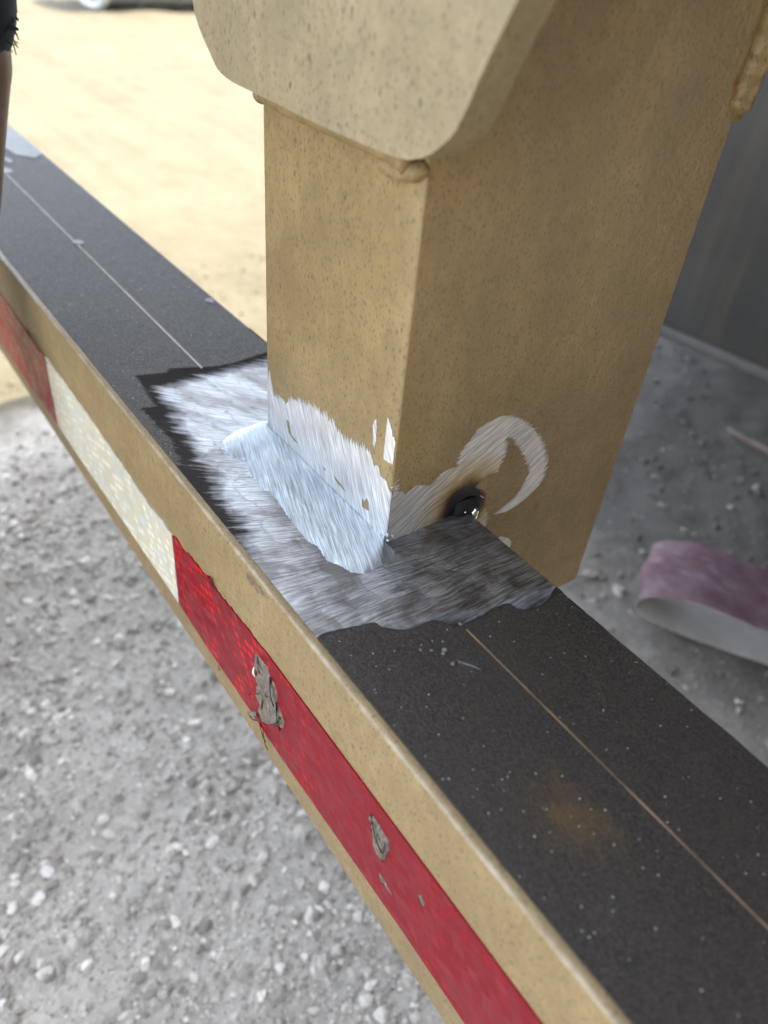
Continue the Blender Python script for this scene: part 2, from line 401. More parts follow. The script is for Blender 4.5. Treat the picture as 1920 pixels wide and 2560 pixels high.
def rough_line(pts, amp, pitch, seed=1):
    r = random.Random(seed); out = []
    for i in range(len(pts) - 1):
        p, q = Vector(pts[i]), Vector(pts[i + 1]); e = q - p; m = max(1, int(e.length / pitch)); nn = Vector((-e.y, e.x)).normalized()
        for k in range(m):
            w = p + e * k / m + (nn * r.uniform(-amp, amp) if (k or i) else Vector((0, 0)))
            out.append((w.x, w.y))
    out.append(tuple(pts[-1])); return out
def box(bm, x0, x1, y0, y1, z0, z1):
    v = [bm.verts.new(p) for p in ((x0, y0, z0), (x1, y0, z0), (x1, y1, z0), (x0, y1, z0), (x0, y0, z1), (x1, y0, z1), (x1, y1, z1), (x0, y1, z1))]
    for f in ((0, 3, 2, 1), (4, 5, 6, 7), (0, 1, 5, 4), (1, 2, 6, 5), (2, 3, 7, 6), (3, 0, 4, 7)): bm.faces.new([v[i] for i in f])
    return v
def bevel_all(bm, w, seg=3, sel=None):
    bmesh.ops.bevel(bm, geom=[e for e in bm.edges if sel is None or sel(e)], offset=w, segments=seg, affect='EDGES', profile=.5)
def tube(bm, pts, rad, n=12, caps=True):
    rings = []
    for i, p in enumerate(pts):
        p = Vector(p); t = (Vector(pts[min(i + 1, len(pts) - 1)]) - Vector(pts[max(i - 1, 0)])).normalized()
        a = t.cross(Vector((.3, .2, 1))).normalized(); b = t.cross(a)
        r = rad[i] if isinstance(rad, (list, tuple)) else rad
        rings.append([bm.verts.new(p + (a * math.cos(2 * math.pi * k / n) + b * math.sin(2 * math.pi * k / n)) * r) for k in range(n)])
    for i in range(len(rings) - 1):
        for k in range(n): bm.faces.new((rings[i][k], rings[i][(k + 1) % n], rings[i + 1][(k + 1) % n], rings[i + 1][k]))
    if caps: bm.faces.new(rings[0][::-1]); bm.faces.new(rings[-1])
    return rings

# ------------------------------------------------------------------ ground
def spaced(lo, hi, a, b, fine, n_out):
    near = np.arange(a, b + 1e-9, fine)
    left = a - np.geomspace(fine, a - lo, n_out)[::-1]; right = b + np.geomspace(fine, hi - b, n_out)
    return np.concatenate([left, near, right])
gx = spaced(-900, 900, -1.5, .5, .011, 34); gy = spaced(-900, 900, -.45, 1.75, .011, 34)
def fbm(x, y, sc, seed):
    return mnoise.fractal(Vector((x * sc, y * sc, seed)), .9, 2.0, 4)
GX, GY = np.meshgrid(gx, gy, indexing='ij'); GZ = np.zeros_like(GX)
def ground_h(x, y):
    k = max(abs(x + .5) - 1.2, abs(y - .65) - 1.3, 0); fade = 1 / (1 + 1.2 * k)
    h = .010 * fbm(x, y, 2.2, 1.0) * fade + .004 * fbm(x, y, 14, 5.0) * max(0, 1 - k)
    if x < -1.6:   # rougher loose dirt out in the sun
        h += .014 * fbm(x, y, 3.0, 9.0) * min(1, (-1.6 - x)) * (1 if x > -12 else 0) + .010 * fbm(x, y, 9.0, 3.0) * (1 if x > -8 else 0) * min(1, (-1.6 - x))
    return GROUND + h - .004
for i in range(GX.shape[0]):
    for j in range(GX.shape[1]): GZ[i, j] = ground_h(GX[i, j], GY[i, j])
ni, nj = GX.shape
gv = np.stack([GX, GY, GZ], -1).reshape(-1, 3)
ii, jj = np.meshgrid(np.arange(ni - 1), np.arange(nj - 1), indexing='ij'); q = (ii * nj + jj).reshape(-1)
gf = np.stack([q, q + nj, q + nj + 1, q + 1], 1)
gm = bpy.data.meshes.new('ground'); gm.from_pydata(gv.tolist(), [], gf.tolist()); gm.polygons.foreach_set('use_smooth', [True] * len(gf))
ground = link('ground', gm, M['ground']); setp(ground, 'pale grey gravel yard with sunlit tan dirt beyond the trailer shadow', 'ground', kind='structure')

def stone_mesh(seed, sub):
    bm = bmesh.new(); bmesh.ops.create_icosphere(bm, subdivisions=sub, radius=1.0)
    r = random.Random(seed); sc = Vector((r.uniform(.8, 1.25), r.uniform(.7, 1.1), r.uniform(.5, .8)))
    cuts = [(Vector((r.gauss(0, 1), r.gauss(0, 1), r.gauss(0, 1))).normalized(), r.uniform(.42, .80)) for _ in range(9)]
    for v in bm.verts:
        for cn, cd in cuts:
            o_ = v.co.dot(cn) - cd
            if o_ > 0: v.co = v.co - cn * o_
    for v in bm.verts:
        n = mnoise.noise(v.co * 1.1 + Vector((seed * 7.1, 0, 0))) * .38 + mnoise.noise(v.co * 2.6 + Vector((0, seed * 3.3, 0))) * .16
        v.co = Vector((v.co.x * sc.x, v.co.y * sc.y, v.co.z * sc.z)) * (1 + n)
    return bm
# mass of small stones: one object
def stone_arrays(seed, sub):
    bm = stone_mesh(seed, sub); bm.verts.ensure_lookup_table()
    V = np.array([v.co[:] for v in bm.verts]); F = np.array([[v.index for v in f.verts] for f in bm.faces]); bm.free(); return V, F
lowp = [stone_arrays(k, 1) for k in range(8)]; midp = [stone_arrays(20 + k, 2) for k in range(8)]
Vs, Fs, Sh = [], [], []; off = 0
def in_view_region():
    # the triangle of yard that the picture can show, with a margin on all sides
    while True:
        x, y = random.uniform(-1.55, .35), random.uniform(-.40, 1.7)
        if y > .35 + .75 * (-x) + .6: continue
        return x, y
for k in range(95000):
    if random.random() < .62:
        x = random.uniform(-1.15, .05); y = random.uniform(-.30, .30)
        if y < -.1767 - .262 * (x + .136) - .05: continue     # well behind the photographer's left
    else: x, y = in_view_region()
    dn = mnoise.noise(Vector((x * 3.1, y * 3.1, 4.2))) + .5 * mnoise.noise(Vector((x * 9, y * 9, 1.2))) - max(0, -x - .45) * .5
    if dn < random.uniform(-.75, .30): continue
    r = .0008 * (1 + random.paretovariate(1.9) * .75); r = min(r, .0065)
    V, F = (lowp if r < .0036 else midp)[random.randrange(8)]
    if r < .0036 and len(F) > 80: pass
    a = random.uniform(0, 6.283); ca, sa = math.cos(a), math.sin(a)
    Rm = np.array([[ca, -sa, 0], [sa, ca, 0], [0, 0, 1]])
    P = V @ Rm.T * r + np.array([x, y, ground_h(x, y) + r * random.uniform(.0, .45)])
    Vs.append(P); Fs.append(F + off); Sh.append(np.full(len(V), random.random())); off += len(V)
Va, Fa, Sa = np.concatenate(Vs), np.concatenate(Fs), np.concatenate(Sh)
pm = bpy.data.meshes.new('gravel')
pm.vertices.add(len(Va)); pm.vertices.foreach_set('co', Va.astype(np.float32).ravel())
pm.loops.add(len(Fa) * 3); pm.loops.foreach_set('vertex_index', Fa.astype(np.int32).ravel())
pm.polygons.add(len(Fa)); pm.polygons.foreach_set('loop_start', np.arange(0, len(Fa) * 3, 3, dtype=np.int32))
pm.update(calc_edges=True); pm.validate()
at = pm.attributes.new('shade', 'FLOAT', 'POINT'); at.data.foreach_set('value', Sa.astype(np.float32))
pm.polygons.foreach_set('use_smooth', [len(f) < 0 for f in Fs for _ in f] if False else [False] * len(Fa))
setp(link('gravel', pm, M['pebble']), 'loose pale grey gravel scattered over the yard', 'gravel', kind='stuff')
# larger stones one can pick out: parts of the ground
big = [mesh_of('stone', stone_mesh(60 + k, 3), 50) for k in range(10)]
for b in big: b.materials.append(M['stone'])
shaded = [b.copy() for b in big]  # dark copies: shade under the trailer painted into the stones
for b in shaded: b.materials.clear(); b.materials.append(M['stone_shaded'])
placed = 0; spots = []
def add_stone(x, y, r):
    o = bpy.data.objects.new('stone', random.choice(shaded if y > .8 and random.random() < .8 else big)); COL.objects.link(o); o.parent = ground
    o.location = (x, y, ground_h(x, y) + r * .22); o.scale = (r, r, r)
    o.rotation_euler = (random.uniform(-.3, .3), random.uniform(-.3, .3), random.uniform(0, 6.28))
for x, y, r in ((-.2515, .0403, .0088), (-.401, .972, .010), (-.318, 1.046, .009), (-.229, 1.064, .008), (-.247, .655, .012), (-.199, .665, .011), (-.222, .70, .006), (-.16, .602, .006), (-.335, .90, .006), (-.145, 1.08, .008), (-.175, 1.12, .008)):
    add_stone(x, y, r); spots.append((x, y, r))
while placed < 240:
    x, y = in_view_region()
    if x < -1.0 or (placed < 190 and not (-.75 < x < -.02 and -.26 < y < .22)): continue
    r = random.uniform(.0050, .0110) * (1 if random.random() < .35 else .62)
    if any((x - a) ** 2 + (y - b) ** 2 < (r + c) ** 2 for a, b, c in spots): continue
    spots.append((x, y, r)); add_stone(x, y, r); placed += 1

# ------------------------------------------------------------------ the trailer
trailer = thing('trailer', (0, .05, GROUND), 'tan painted trailer rear guard with a square post welded onto a black gripped step beam', 'trailer')
# --- flat deck and under frame, above the picture: it casts the shade that everything here stands in
XL, XR, YR, ZB = -.98, 1.25, .02, .47
bm = bmesh.new(); box(bm, XL, XR, YR, 11.0, ZB + .14, ZB + .30); bevel_all(bm, .01, 2)
link('flat_deck', mesh_of('flat_deck', bm, 40), M['under'], trailer)
bm = bmesh.new(); box(bm, XL + .01, XR - .01, YR - .012, YR + .11, ZB, ZB + .137); bevel_all(bm, .006, 2)
link('rear_sill', mesh_of('rear_sill', bm, 40), M['paint'], trailer)
for k in range(14):
    y = .45 + k * .6
    bm = bmesh.new(); box(bm, XL + .04, XR - .04, y, y + .06, ZB + .02, ZB + .137)
    link('cross_member', mesh_of('cross_member', bm), M['under'], trailer)
for xs in (-.42, .62):
    bm = bmesh.new(); box(bm, xs, xs + .12, .30, 9.0, ZB - .22, ZB + .018); link('frame_rail', mesh_of('frame_rail', bm), M['under'], trailer)
for yw in (1.95, 3.2):
    bm = bmesh.new(); tube(bm, [(-.8, yw, GROUND + .52), (1.2, yw, GROUND + .52)], .07, 12); link('axle', mesh_of('axle', bm, 40), M['under'], trailer)
    for xw in (-.72, -.36, .70, 1.06):
        bm = bmesh.new()
        prof = [(.30, -.10), (.34, -.13), (.48, -.14), (.515, -.115), (.52, -.10)] + [(.508, -.07), (.52, -.06), (.52, -.02), (.508, -.01), (.508, .01), (.52, .02), (.52, .06), (.508, .07)] + [(.52, .10), (.515, .115), (.48, .14), (.34, .13), (.30, .10)]
        n = 40; rings = [[bm.verts.new((xw + o_, yw + r_ * math.cos(2 * math.pi * k / n), GROUND + .515 + r_ * math.sin(2 * math.pi * k / n))) for r_, o_ in prof] for k in range(n)]
        for k in range(n):
            for j in range(len(prof)): bm.faces.new((rings[k][j], rings[(k + 1) % n][j], rings[(k + 1) % n][(j + 1) % len(prof)], rings[k][(j + 1) % len(prof)]))
        ty = link('tyre', mesh_of('tyre', bm, 35), M['tyre'], trailer)
        bm = bmesh.new(); tube(bm, [(xw - .10, yw, GROUND + .515), (xw - .02, yw, GROUND + .515), (xw + .10, yw, GROUND + .515)], [.305, .20, .305], 32)
        link('rim', mesh_of('rim', bm, 40), M['rim'], ty)

# --- bumper beam
BX0, BX1 = -.90, 1.22
bm = bmesh.new(); box(bm, BX0, BX1, 0, .1, -BH, 0); bevel_all(bm, .0024, 4, lambda e: abs(e.verts[0].co.x - e.verts[1].co.x) > .1)
beam = link('bumper_beam', mesh_of('bumper_beam', bm, 40), M['beam'], trailer)
# ground bare steel on top of the beam round the post
MX0, MX1 = -.20, .072
m_poly = [(MX0, .0035), (MX1, .0035), (MX1, .0985), (MX0, .0985)]
bare_top = prism('bare_steel', m_poly, 2, -.0005, .00035, M['top_metal'], beam)
# non-slip strips: two per side with the seam between them
LEFT_TAPE = [(-.1674, .0965), (-.1632, .0715), (-.1645, .0588), (-.1731, .0371), (-.1698, .0339), (-.1738, .0195), (-.1671, .0188), (-.1527, .0174), (-.14, .0165), (-.142, .0094), (-.1292, .0101), (-.109, .0109), (-.092, .0074), (-.0778, .0048), (-.0644, .0043), (-.0501, .0039), (-.0352, .0036), (-.0201, .0034)]
RIGHT_TAPE = [(.0305, .0034), (.0312, .010), (.0343, .0243), (.0396, .0266), (.0439, .0332), (.0448, .0418), (.0475, .0462), (.0517, .0493), (.0532, .0547), (.054, .0625), (.0524, .0674), (.0541, .0747), (.0592, .077), (.0614, .0839), (.0603, .0927), (.058, .0985)]
SEAM = .0522; G = .00055
def cut_at(line, y):   # split a line of points (rising or falling y) at the seam
    for i in range(len(line) - 1):
        a, b = line[i], line[i + 1]
        if (a[1] - y) * (b[1] - y) <= 0 and a[1] != b[1]:
            f = (y - a[1]) / (b[1] - a[1]); p = (a[0] + f * (b[0] - a[0]), y); return line[:i + 1] + [p], [p] + line[i + 1:]
def strip(name, poly, top=.0011): return prism(name, poly, 2, .0002, top, M['grip'], beam)
lt = serrate([(x - .0022, y - (.0012 if .006 < y < .03 else 0)) for x, y in LEFT_TAPE[::-1]], (.6, .8), .0026, .0009, keep=lambda p: p.y > .094 or p.y < .0045, seed=4, closed=False)
lt = [p for p in lt if p[1] <= .0986 and p[1] >= .003]
front = [p for p in lt if p[1] < SEAM - G and p[0] < -.088]; back = [p for p in lt if p[1] > SEAM + G]
# lt runs from the front edge (right end) round to the back edge
strip('grip_strip', [(BX0 + .03, .0034), (-.092, .0034)] + front + [(front[-1][0], SEAM - G), (BX0 + .03, SEAM - G)], .00045)
strip('grip_strip', [(BX0 + .03, SEAM + G), (back[0][0], SEAM + G)] + back + [(back[-1][0], .0975), (BX0 + .03, .0975)], .00045)
def curve(pts, n=5):   # smooth line through the points
    P = [Vector(p) for p in pts]; P = [P[0]] + P + [P[-1]]; o = []
    for i in range(1, len(P) - 2):
        for k in range(n):
            f = k / n; a, b, c, d = P[i - 1:i + 3]
            w = .5 * (2 * b + (c - a) * f + (2 * a - 5 * b + 4 * c - d) * f * f + (3 * b - a - 3 * c + d) * f ** 3); o.append((w.x, w.y))
    return o + [tuple(P[-1])]
rt = rough_line(curve(RIGHT_TAPE, 4), .00012, .002, 9)
rf = [p for p in rt if p[1] < SEAM - G]; rb = [p for p in rt if p[1] > SEAM + G]
strip('grip_strip', rf + [(rf[-1][0] + .001, SEAM - G), (BX1 - .03, SEAM - G), (BX1 - .03, .0034)])
edge = rough_line([(BX1 - .03, .0975), (.3, .0975), (.058, .0975)], .0004, .006, 3)
strip('grip_strip', [(rb[0][0], SEAM + G)] + rb + edge[::-1][1:] + [(BX1 - .03, SEAM + G)])
# dark glue left along the broken end of the near strips and along the front of the far ones (that is in the bare steel's own finish)
gl = [(x - .0007 - .0014 * (.5 + .5 * math.sin(i * .55)) * random.uniform(.7, 1.1), y) for i, (x, y) in enumerate(rt)]
prism('adhesive_edge', gl + [(x + .0015, y) for x, y in rt[::-1]], 2, .0002, .00062, M['black'], beam)
# seam filler
prism('seam_line', [(BX0 + .03, SEAM - G), (-.168, SEAM - G), (-.168, SEAM + G), (BX0 + .03, SEAM + G)], 2, .0001, .00056, M['seam_pale'], beam)
prism('seam_line', [(.0505, SEAM - G), (BX1 - .03, SEAM - G), (BX1 - .03, SEAM + G), (.0505, SEAM + G)], 2, .0001, .0006, M['seam'], beam)
# pale paint or dirt marks on the far strips
for x, y, a, b in ((-.372, .0535, .006, .004), (-.556, .0535, .010, .006), (-.585, .064, .012, .003), (-.245, .094, .004, .003)):
    prism('pale_mark', [(x + a * math.cos(k * .7) * random.uniform(.7, 1.1), y + b * math.sin(k * .7) * random.uniform(.7, 1.1)) for k in range(9)], 2, .0005, .00085, M['pale'], beam)
pm_ = rough_line([(-.60, .0975), (-.585, .088), (-.60, .075), (-.64, .070), (-.80, .072)], .001, .004, 2)
prism('pale_patch', pm_ + [(-.80, .0975)], 2, .0005, .0009, M['pale'], beam)

for x, y, r_ in ((.0536, .0313, .0006), (.0582, .0387, .0011), (.0592, .0372, .0007), (.0560, .0345, .0005), (.0646, .0371, .0008), (.0655, .0395, .0004), (.0520, .0330, .0004)):
    prism('pale_mark', [(x + r_ * math.cos(k * .9) * random.uniform(.5, 1.3), y + r_ * math.sin(k * .9) * random.uniform(.5, 1.3)) for k in range(7)], 2, .0009, .0014, M['pale'], beam)
prism('pale_mark', [(.0640, .0395), (.0668, .0404), (.0700, .0428), (.0722, .0440), (.0696, .0432), (.0664, .0411)], 2, .0009, .00125, M['pale'], beam)
# --- reflective tape on the beam's rear face
ZT, ZL = -.0365, -.0952; TY = -.0006
RED_EDGE = [(-.0969, -.0444), (-.0921, -.0428), (-.0849, -.0444), (-.0783, -.042), (-.0722, -.0414), (-.0686, -.0405), (-.064, -.0409), (-.0593, -.0398), (-.0556, -.0380), (-.0525, -.0389), (-.0488, -.0399), (-.0324, -.0392), (-.0032, -.0368)]
redge = rough_line(RED_EDGE, .0007, .0018, 5)
SCUFF1 = [(-.0125, -.0478), (-.0096, -.0458), (-.0053, -.045), (-.0006, -.0443), (.0011, -.0489), (.0048, -.0492), (.007, -.0533), (.0065, -.0583), (.0092, -.0619), (.0133, -.0662), (.0101, -.0752), (.0034, -.0789), (-.0016, -.0867), (-.0089, -.0921), (-.0113, -.0879), (-.0066, -.0844), (-.0089, -.079), (-.0135, -.0786), (-.0102, -.0725), (-.0123, -.074), (-.0099, -.0652), (-.0122, -.0625), (-.0101, -.0579), (-.0084, -.0525), (-.0122, -.0521)]
SCUFF2 = [(.0738, -.0492), (.0759, -.0467), (.0808, -.0478), (.0861, -.0486), (.0868, -.053), (.0851, -.0653), (.0829, -.0668), (.0792, -.0628), (.076, -.0567)]
SCUFF3 = [(.0826, -.0764), (.0854, -.076), (.0899, -.0772), (.0928, -.0788), (.0891, -.0802), (.0848, -.0803)]
SCUFF4 = [(.1036, -.0561), (.1054, -.0542), (.1075, -.056), (.1077, -.0594), (.106, -.0604)]
prism('red_reflective_tape', redge + [(.215, ZT), (.215, ZL + .002), (.10, -.0925), (.0081, -.0968), (-.0176, -.0958), (-.0615, -.0966), (-.0992, -.0952)], 1, .0004, TY, M['red'], beam, holes=[[(a * 1, b) for a, b in rough_line(s + [s[0]], .0004, .002, k)][:-1] for k, s in enumerate((SCUFF1, SCUFF2, SCUFF3, SCUFF4))])
wedge = rough_line([(-.294, -.0395), (-.2815, -.0395), (-.2216, -.0396), (-.1719, -.0425), (-.1237, -.0462), (-.1094, -.0443), (-.0975, -.0441)], .0008, .004, 6)
prism('white_reflective_tape', wedge + [(-.0996, -.0945), (-.18, -.095), (-.2572, -.097), (-.300, -.0955)], 1, .0004, TY, M['white'], beam)
prism('red_reflective_tape', [(-.602, ZT), (-.40, -.0365), (-.33, -.040), (-.295, -.040), (-.3008, -.0955), (-.45, -.1005), (-.602, ZL)], 1, .0004, TY, M['red'], beam)
for a, b in ((-.80, -.604), (.217, .415), (.725, .92)):
    prism('white_reflective_tape', [(a, ZL), (b, ZL), (b, ZT), (a, ZT)], 1, .0004, TY, M['white'], beam)
for a, b in ((.417, .723), (.922, 1.19)):
    prism('red_reflective_tape', [(a, ZL), (b, ZL), (b, ZT), (a, ZT)], 1, .0004, TY, M['red'], beam)
prism('scraped_paint', rough_line([(-.0165, -.0026), (-.008, -.0028), (.0, -.0030), (-.002, -.0055), (-.006, -.0058), (-.0085, -.0078), (-.0130, -.0072), (-.0155, -.0092), (-.0178, -.0062), (-.0165, -.0026)], .0006, .0012, 3)[:-1], 1, .0003, -.00012, M['scraped'], beam)
# torn places: crumpled backing standing in the hole with curled shreds
def scuff(poly, seed, hgt, parent=beam):
    r = random.Random(seed); bm = bmesh.new()
    cx = sum(p[0] for p in poly) / len(poly); cz = sum(p[1] for p in poly) / len(poly)
    ring0 = rough_line(poly + [poly[0]], .0003, .002, seed)[:-1]; prev = None
    for k, f in enumerate((1.0, .86, .66, .42, .18)):
        cur = [bm.verts.new((cx + (x - cx) * f, -.0003 - (0 if k == 0 else hgt * r.uniform(.15, 1.0)), cz + (z - cz) * f)) for x, z in ring0]
        if prev:
            for i in range(len(cur)): bm.faces.new((prev[i], prev[(i + 1) % len(cur)], cur[(i + 1) % len(cur)], cur[i]))
        prev = cur
    bm.faces.new(prev)
    return link('torn_backing', mesh_of('torn_backing', bm, 25), M['scuff'], parent)
scuff(SCUFF1, 1, .0016); scuff(SCUFF2, 2, .0014); scuff(SCUFF3, 3, .0007); scuff(SCUFF4, 4, .0006)
def shred(p, d, w, n, mat, curl, parent=beam):
    bm = bmesh.new(); prev = None; d = Vector(d); side = Vector((-d.z, 0, d.x)).normalized() * w
    for k in range(n + 1):
        f = k / n; c = Vector(p) + d * f + Vector((0, -curl * math.sin(f * 2.2), 0)); s = side * (1 - .75 * f) * random.uniform(.8, 1.2)
        cur = (bm.verts.new(c - s), bm.verts.new(c + s + Vector((0, -w * .4, 0))), bm.verts.new(c + s * .9 + Vector((0, .0003 - w * .4, 0))), bm.verts.new(c - s + Vector((0, .0003, 0))))
        if prev:
            for a in range(4): bm.faces.new((prev[a], prev[(a + 1) % 4], cur[(a + 1) % 4], cur[a]))
        prev = cur
    link('tape_shred', mesh_of('tape_shred', bm, 30), mat, parent)
for p, d, w, mat, cu in (((.0015, -.0009, -.049), (.006, 0, -.012), .0009, 'black', .0018), ((.0065, -.0009, -.060), (.0055, 0, -.013), .0008, 'black', .0015), ((-.0095, -.0009, -.047), (.007, 0, -.004), .0008, 'scuff', .0018),
                         ((-.0188, -.0009, -.0985), (.011, 0, .010), .0012, 'black', .0022), ((-.012, -.0009, -.090), (-.006, 0, -.004), .0013, 'scuff', .0020), ((-.0095, -.0008, -.094), (.007, 0, -.006), .0014, 'red', .0008), ((-.006, -.0008, -.096), (.006, 0, -.007), .0011, 'scuff', .0012),
                         ((-.0125, -.0009, -.063), (.002, 0, .009), .0009, 'rim', .0012), ((-.0135, -.0009, -.0785), (-.004, 0, -.002), .0006, 'red', .001), ((.0105, -.0009, -.066), (-.004, 0, -.011), .0007, 'black', .0014),
                         ((.075, -.0009, -.0475), (.010, 0, -.010), .0008, 'black', .0015), ((.084, -.0009, -.052), (.001, 0, -.012), .0007, 'scuff', .0012), ((-.0557, -.0008, -.0376), (.0062, 0, -.0012), .0007, 'black', .0008), ((-.053, -.0008, -.0362), (.0045, 0, -.0030), .0006, 'black', .0008), ((-.0515, -.0008, -.0962), (.002, 0, -.0015), .0008, 'black', .0006)):
    shred(p, d, w, 5, M[mat], cu)
# lifted dark lip on the top edge of the far tape
shred((-.335, -.0008, -.0388), (.05, 0, -.0012), .0012, 6, M['black'], .0012)

CR = .0058
# --- post: square tube standing on the beam, its back part lapping down behind it
bm = bmesh.new()
side = [(Y0, 0), (.1004, 0), (.1004, -.0963), (Y0 + D, -.0963), (Y0 + D, ZB - .001), (Y0, ZB - .001)]
lo = [bm.verts.new((-.1008, y, z)) for y, z in side]; hi = [bm.verts.new((0, y, z)) for y, z in side]
bm.faces.new(lo[::-1]); bm.faces.new(hi)
for i in range(6): bm.faces.new((lo[i], lo[(i + 1) % 6], hi[(i + 1) % 6], hi[i]))
vert = lambda e: abs(e.verts[0].co.z - e.verts[1].co.z) > .2
bevel_all(bm, .0058, 6, lambda e: vert(e) and e.verts[0].co.y < Y0 + .001)
CA, CB = .0105, .0020   # the tube's corner: a long soft curve that ends in a crisp arris on the side
def squash(x, y): return (-CA + (x + CR) / CR * CA if x > -CR else x - (CA - CR) * max(0, 1 - (-CR - x) / .02), Y0 + (y - Y0) / CR * CB if y < Y0 + CR else y)
for v in bm.verts:
    if v.co.x > -CR - 1e-5 and v.co.y < Y0 + CR + 1e-5: v.co.x, v.co.y = squash(max(v.co.x, -CR + 1e-9), min(v.co.y, Y0 + CR - 1e-9))
post = link('post', mesh_of('post', bm, 45), M['paint'], trailer)
# bevel moved the corner: patches on the flat parts stand a hair proud of them
FP = [(-.0948, .0003), (-.0948, .0216), (-.0950, .0320), (-.0945, .0352), (-.0930, .0308), (-.0912, .0266), (-.0905, .023), (-.0849, .0263), (-.0787, .0252), (-.0759, .0292), (-.0656, .0335), (-.0558, .0361), (-.0466, .0374), (-.0401, .0369), (-.0335, .0349), (-.0285, .0353), (-.0212, .0371), (-.0145, .0389), (-.0105, .034), (-.0106, .0338), (-.0106, .0200), (-.0106, .0010)]
HOLES = [[(-.0786, .017), (-.0763, .0174), (-.074, .0113), (-.0679, .0101), (-.0716, .009), (-.0763, .0109)], [(-.0165, .0135), (-.0148, .0126), (-.0135, .0154), (-.0118, .0145), (-.0110, .0102), (-.0125, .0096), (-.0160, .0089)], [(-.038, .0113), (-.0346, .0107), (-.0312, .0102), (-.0278, .0084), (-.0311, .0085), (-.0358, .009)], [(-.0469, .0106), (-.044, .0101), (-.0454, .0091)]]
up = lambda p: p.y < .004
prism('bare_steel', serrate(FP, (-.25, 1), .0024, .0007, keep=up, seed=2), 1, Y0 + .0004, Y0 - .00022, M['front_metal'], post, holes=HOLES)
# the same grinding carried round the rounded front corners (bent sheets on the corner radius)
def corner_patch(cx, cy, r, a0, a1, z0, ztop, mat, parent, seed):
    rr = random.Random(seed); bm = bmesh.new(); n = 10; lo, hi, li, hi2 = [], [], [], []
    for k in range(n + 1):
        f = k / n; a = a0 + (a1 - a0) * f; zt = ztop(f) + rr.uniform(-.0012, .0012)
        c, s = math.cos(a), math.sin(a)
        ea, eb = (CA / CR, CB / CR) if cx > -.05 else (1, 1)
        if cx > -.05: cx_, cy_ = -CA, Y0 + CB
        else: cx_, cy_ = cx, cy
        out = Vector((c * r * ea, s * r * eb)); nv = Vector((c / ea, s / eb)).normalized()
        o1 = Vector((cx_, cy_)) + out + nv * .00025; o2 = Vector((cx_, cy_)) + out - nv * .0004
        lo.append(bm.verts.new((o1.x, o1.y, z0))); hi.append(bm.verts.new((o1.x, o1.y, zt)))
        li.append(bm.verts.new((o2.x, o2.y, z0))); hi2.append(bm.verts.new((o2.x, o2.y, zt)))
    for k in range(n):
        bm.faces.new((lo[k], lo[k + 1], hi[k + 1], hi[k])); bm.faces.new((hi[k], hi[k + 1], hi2[k + 1], hi2[k]))
        bm.faces.new((li[k + 1], li[k], hi2[k], hi2[k + 1])); bm.faces.new((lo[k + 1], lo[k], li[k], li[k + 1]))
    bm.faces.new((lo[0], hi[0], hi2[0], li[0])); bm.faces.new((lo[n], li[n], hi2[n], hi[n]))
    link('bare_steel', mesh_of('bare_steel', bm, 50), mat, parent)
pi = math.pi
corner_patch(-CR, Y0 + CR, CR, -pi / 2, -.12, .0008, lambda f: .0338 - .0085 * f + .002 * abs(math.sin(f * 9)), M['front_metal'], post, 1)
corner_patch(-.1008 + CR, Y0 + CR, CR, -pi / 2, -pi * .9, .0004, lambda f: .030 + .010 * f, M['front_metal'], post, 3)
S1 = [(-.0135, .0509), (-.0125, .0540), (-.0118, .0546), (-.0108, .0499), (-.0107, .0469), (-.0109, .0418), (-.0122, .0425)]
prism('bare_steel', serrate(S1, (-.2, 1), .0010, .0006, seed=3), 1, Y0 + .0004, Y0 - .00022, M['front_metal'], post)
corner_patch(-CR, Y0 + CR, CR, -pi * .34, -pi * .12, .040, lambda f: .0585 - .009 * f, M['front_metal'], post, 5)
SIDE_PATCH = [(.0557, .0004), (.0557, .0250), (.0569, .0316), (.0584, .026), (.0607, .0251), (.0622, .0228), (.0683, .0257), (.0749, .0223), (.0773, .024), (.0805, .0267), (.0839, .0277), (.0886, .0273), (.0892, .0335), (.0929, .0381), (.0973, .0433), (.1025, .045), (.1089, .0459), (.115, .0445), (.1232, .04), (.1326, .0323), (.1409, .0225), (.1466, .013), (.1488, .0025), (.1467, -.0038), (.1411, -.0077), (.1341, -.0112), (.1267, -.0123), (.1186, -.0105), (.1235, -.0085), (.1304, -.0056), (.1347, -.0013), (.1356, .0034), (.1378, .0075), (.1335, .0147), (.1279, .0231), (.122, .0295), (.1168, .0338), (.1151, .0326), (.1169, .0276), (.1165, .0215), (.1144, .0154), (.1082, .0163), (.1047, .0138), (.1013, .0114), (.1059, .0087), (.1101, .0033), (.1124, -.0045), (.1146, -.0114), (.1142, -.0167), (.1056, -.0160), (.1008, -.0100), (.1006, .0004)]
prism('bare_steel', serrate(SIDE_PATCH, (.97, .24), .0021, .0007, keep=lambda p: (p.y < .001 and p.x < .102) or p.x < .0560, seed=6), 0, -.0005, .00022, M['side_metal'], post)
prism('bare_steel', [(.1251, -.0285), (.1275, -.0280), (.130, -.0297), (.1340, -.0322), (.1368, -.0361), (.1364, -.0388), (.1339, -.0400), (.128, -.034)], 0, -.0005, .00022, M['side_metal'], post)
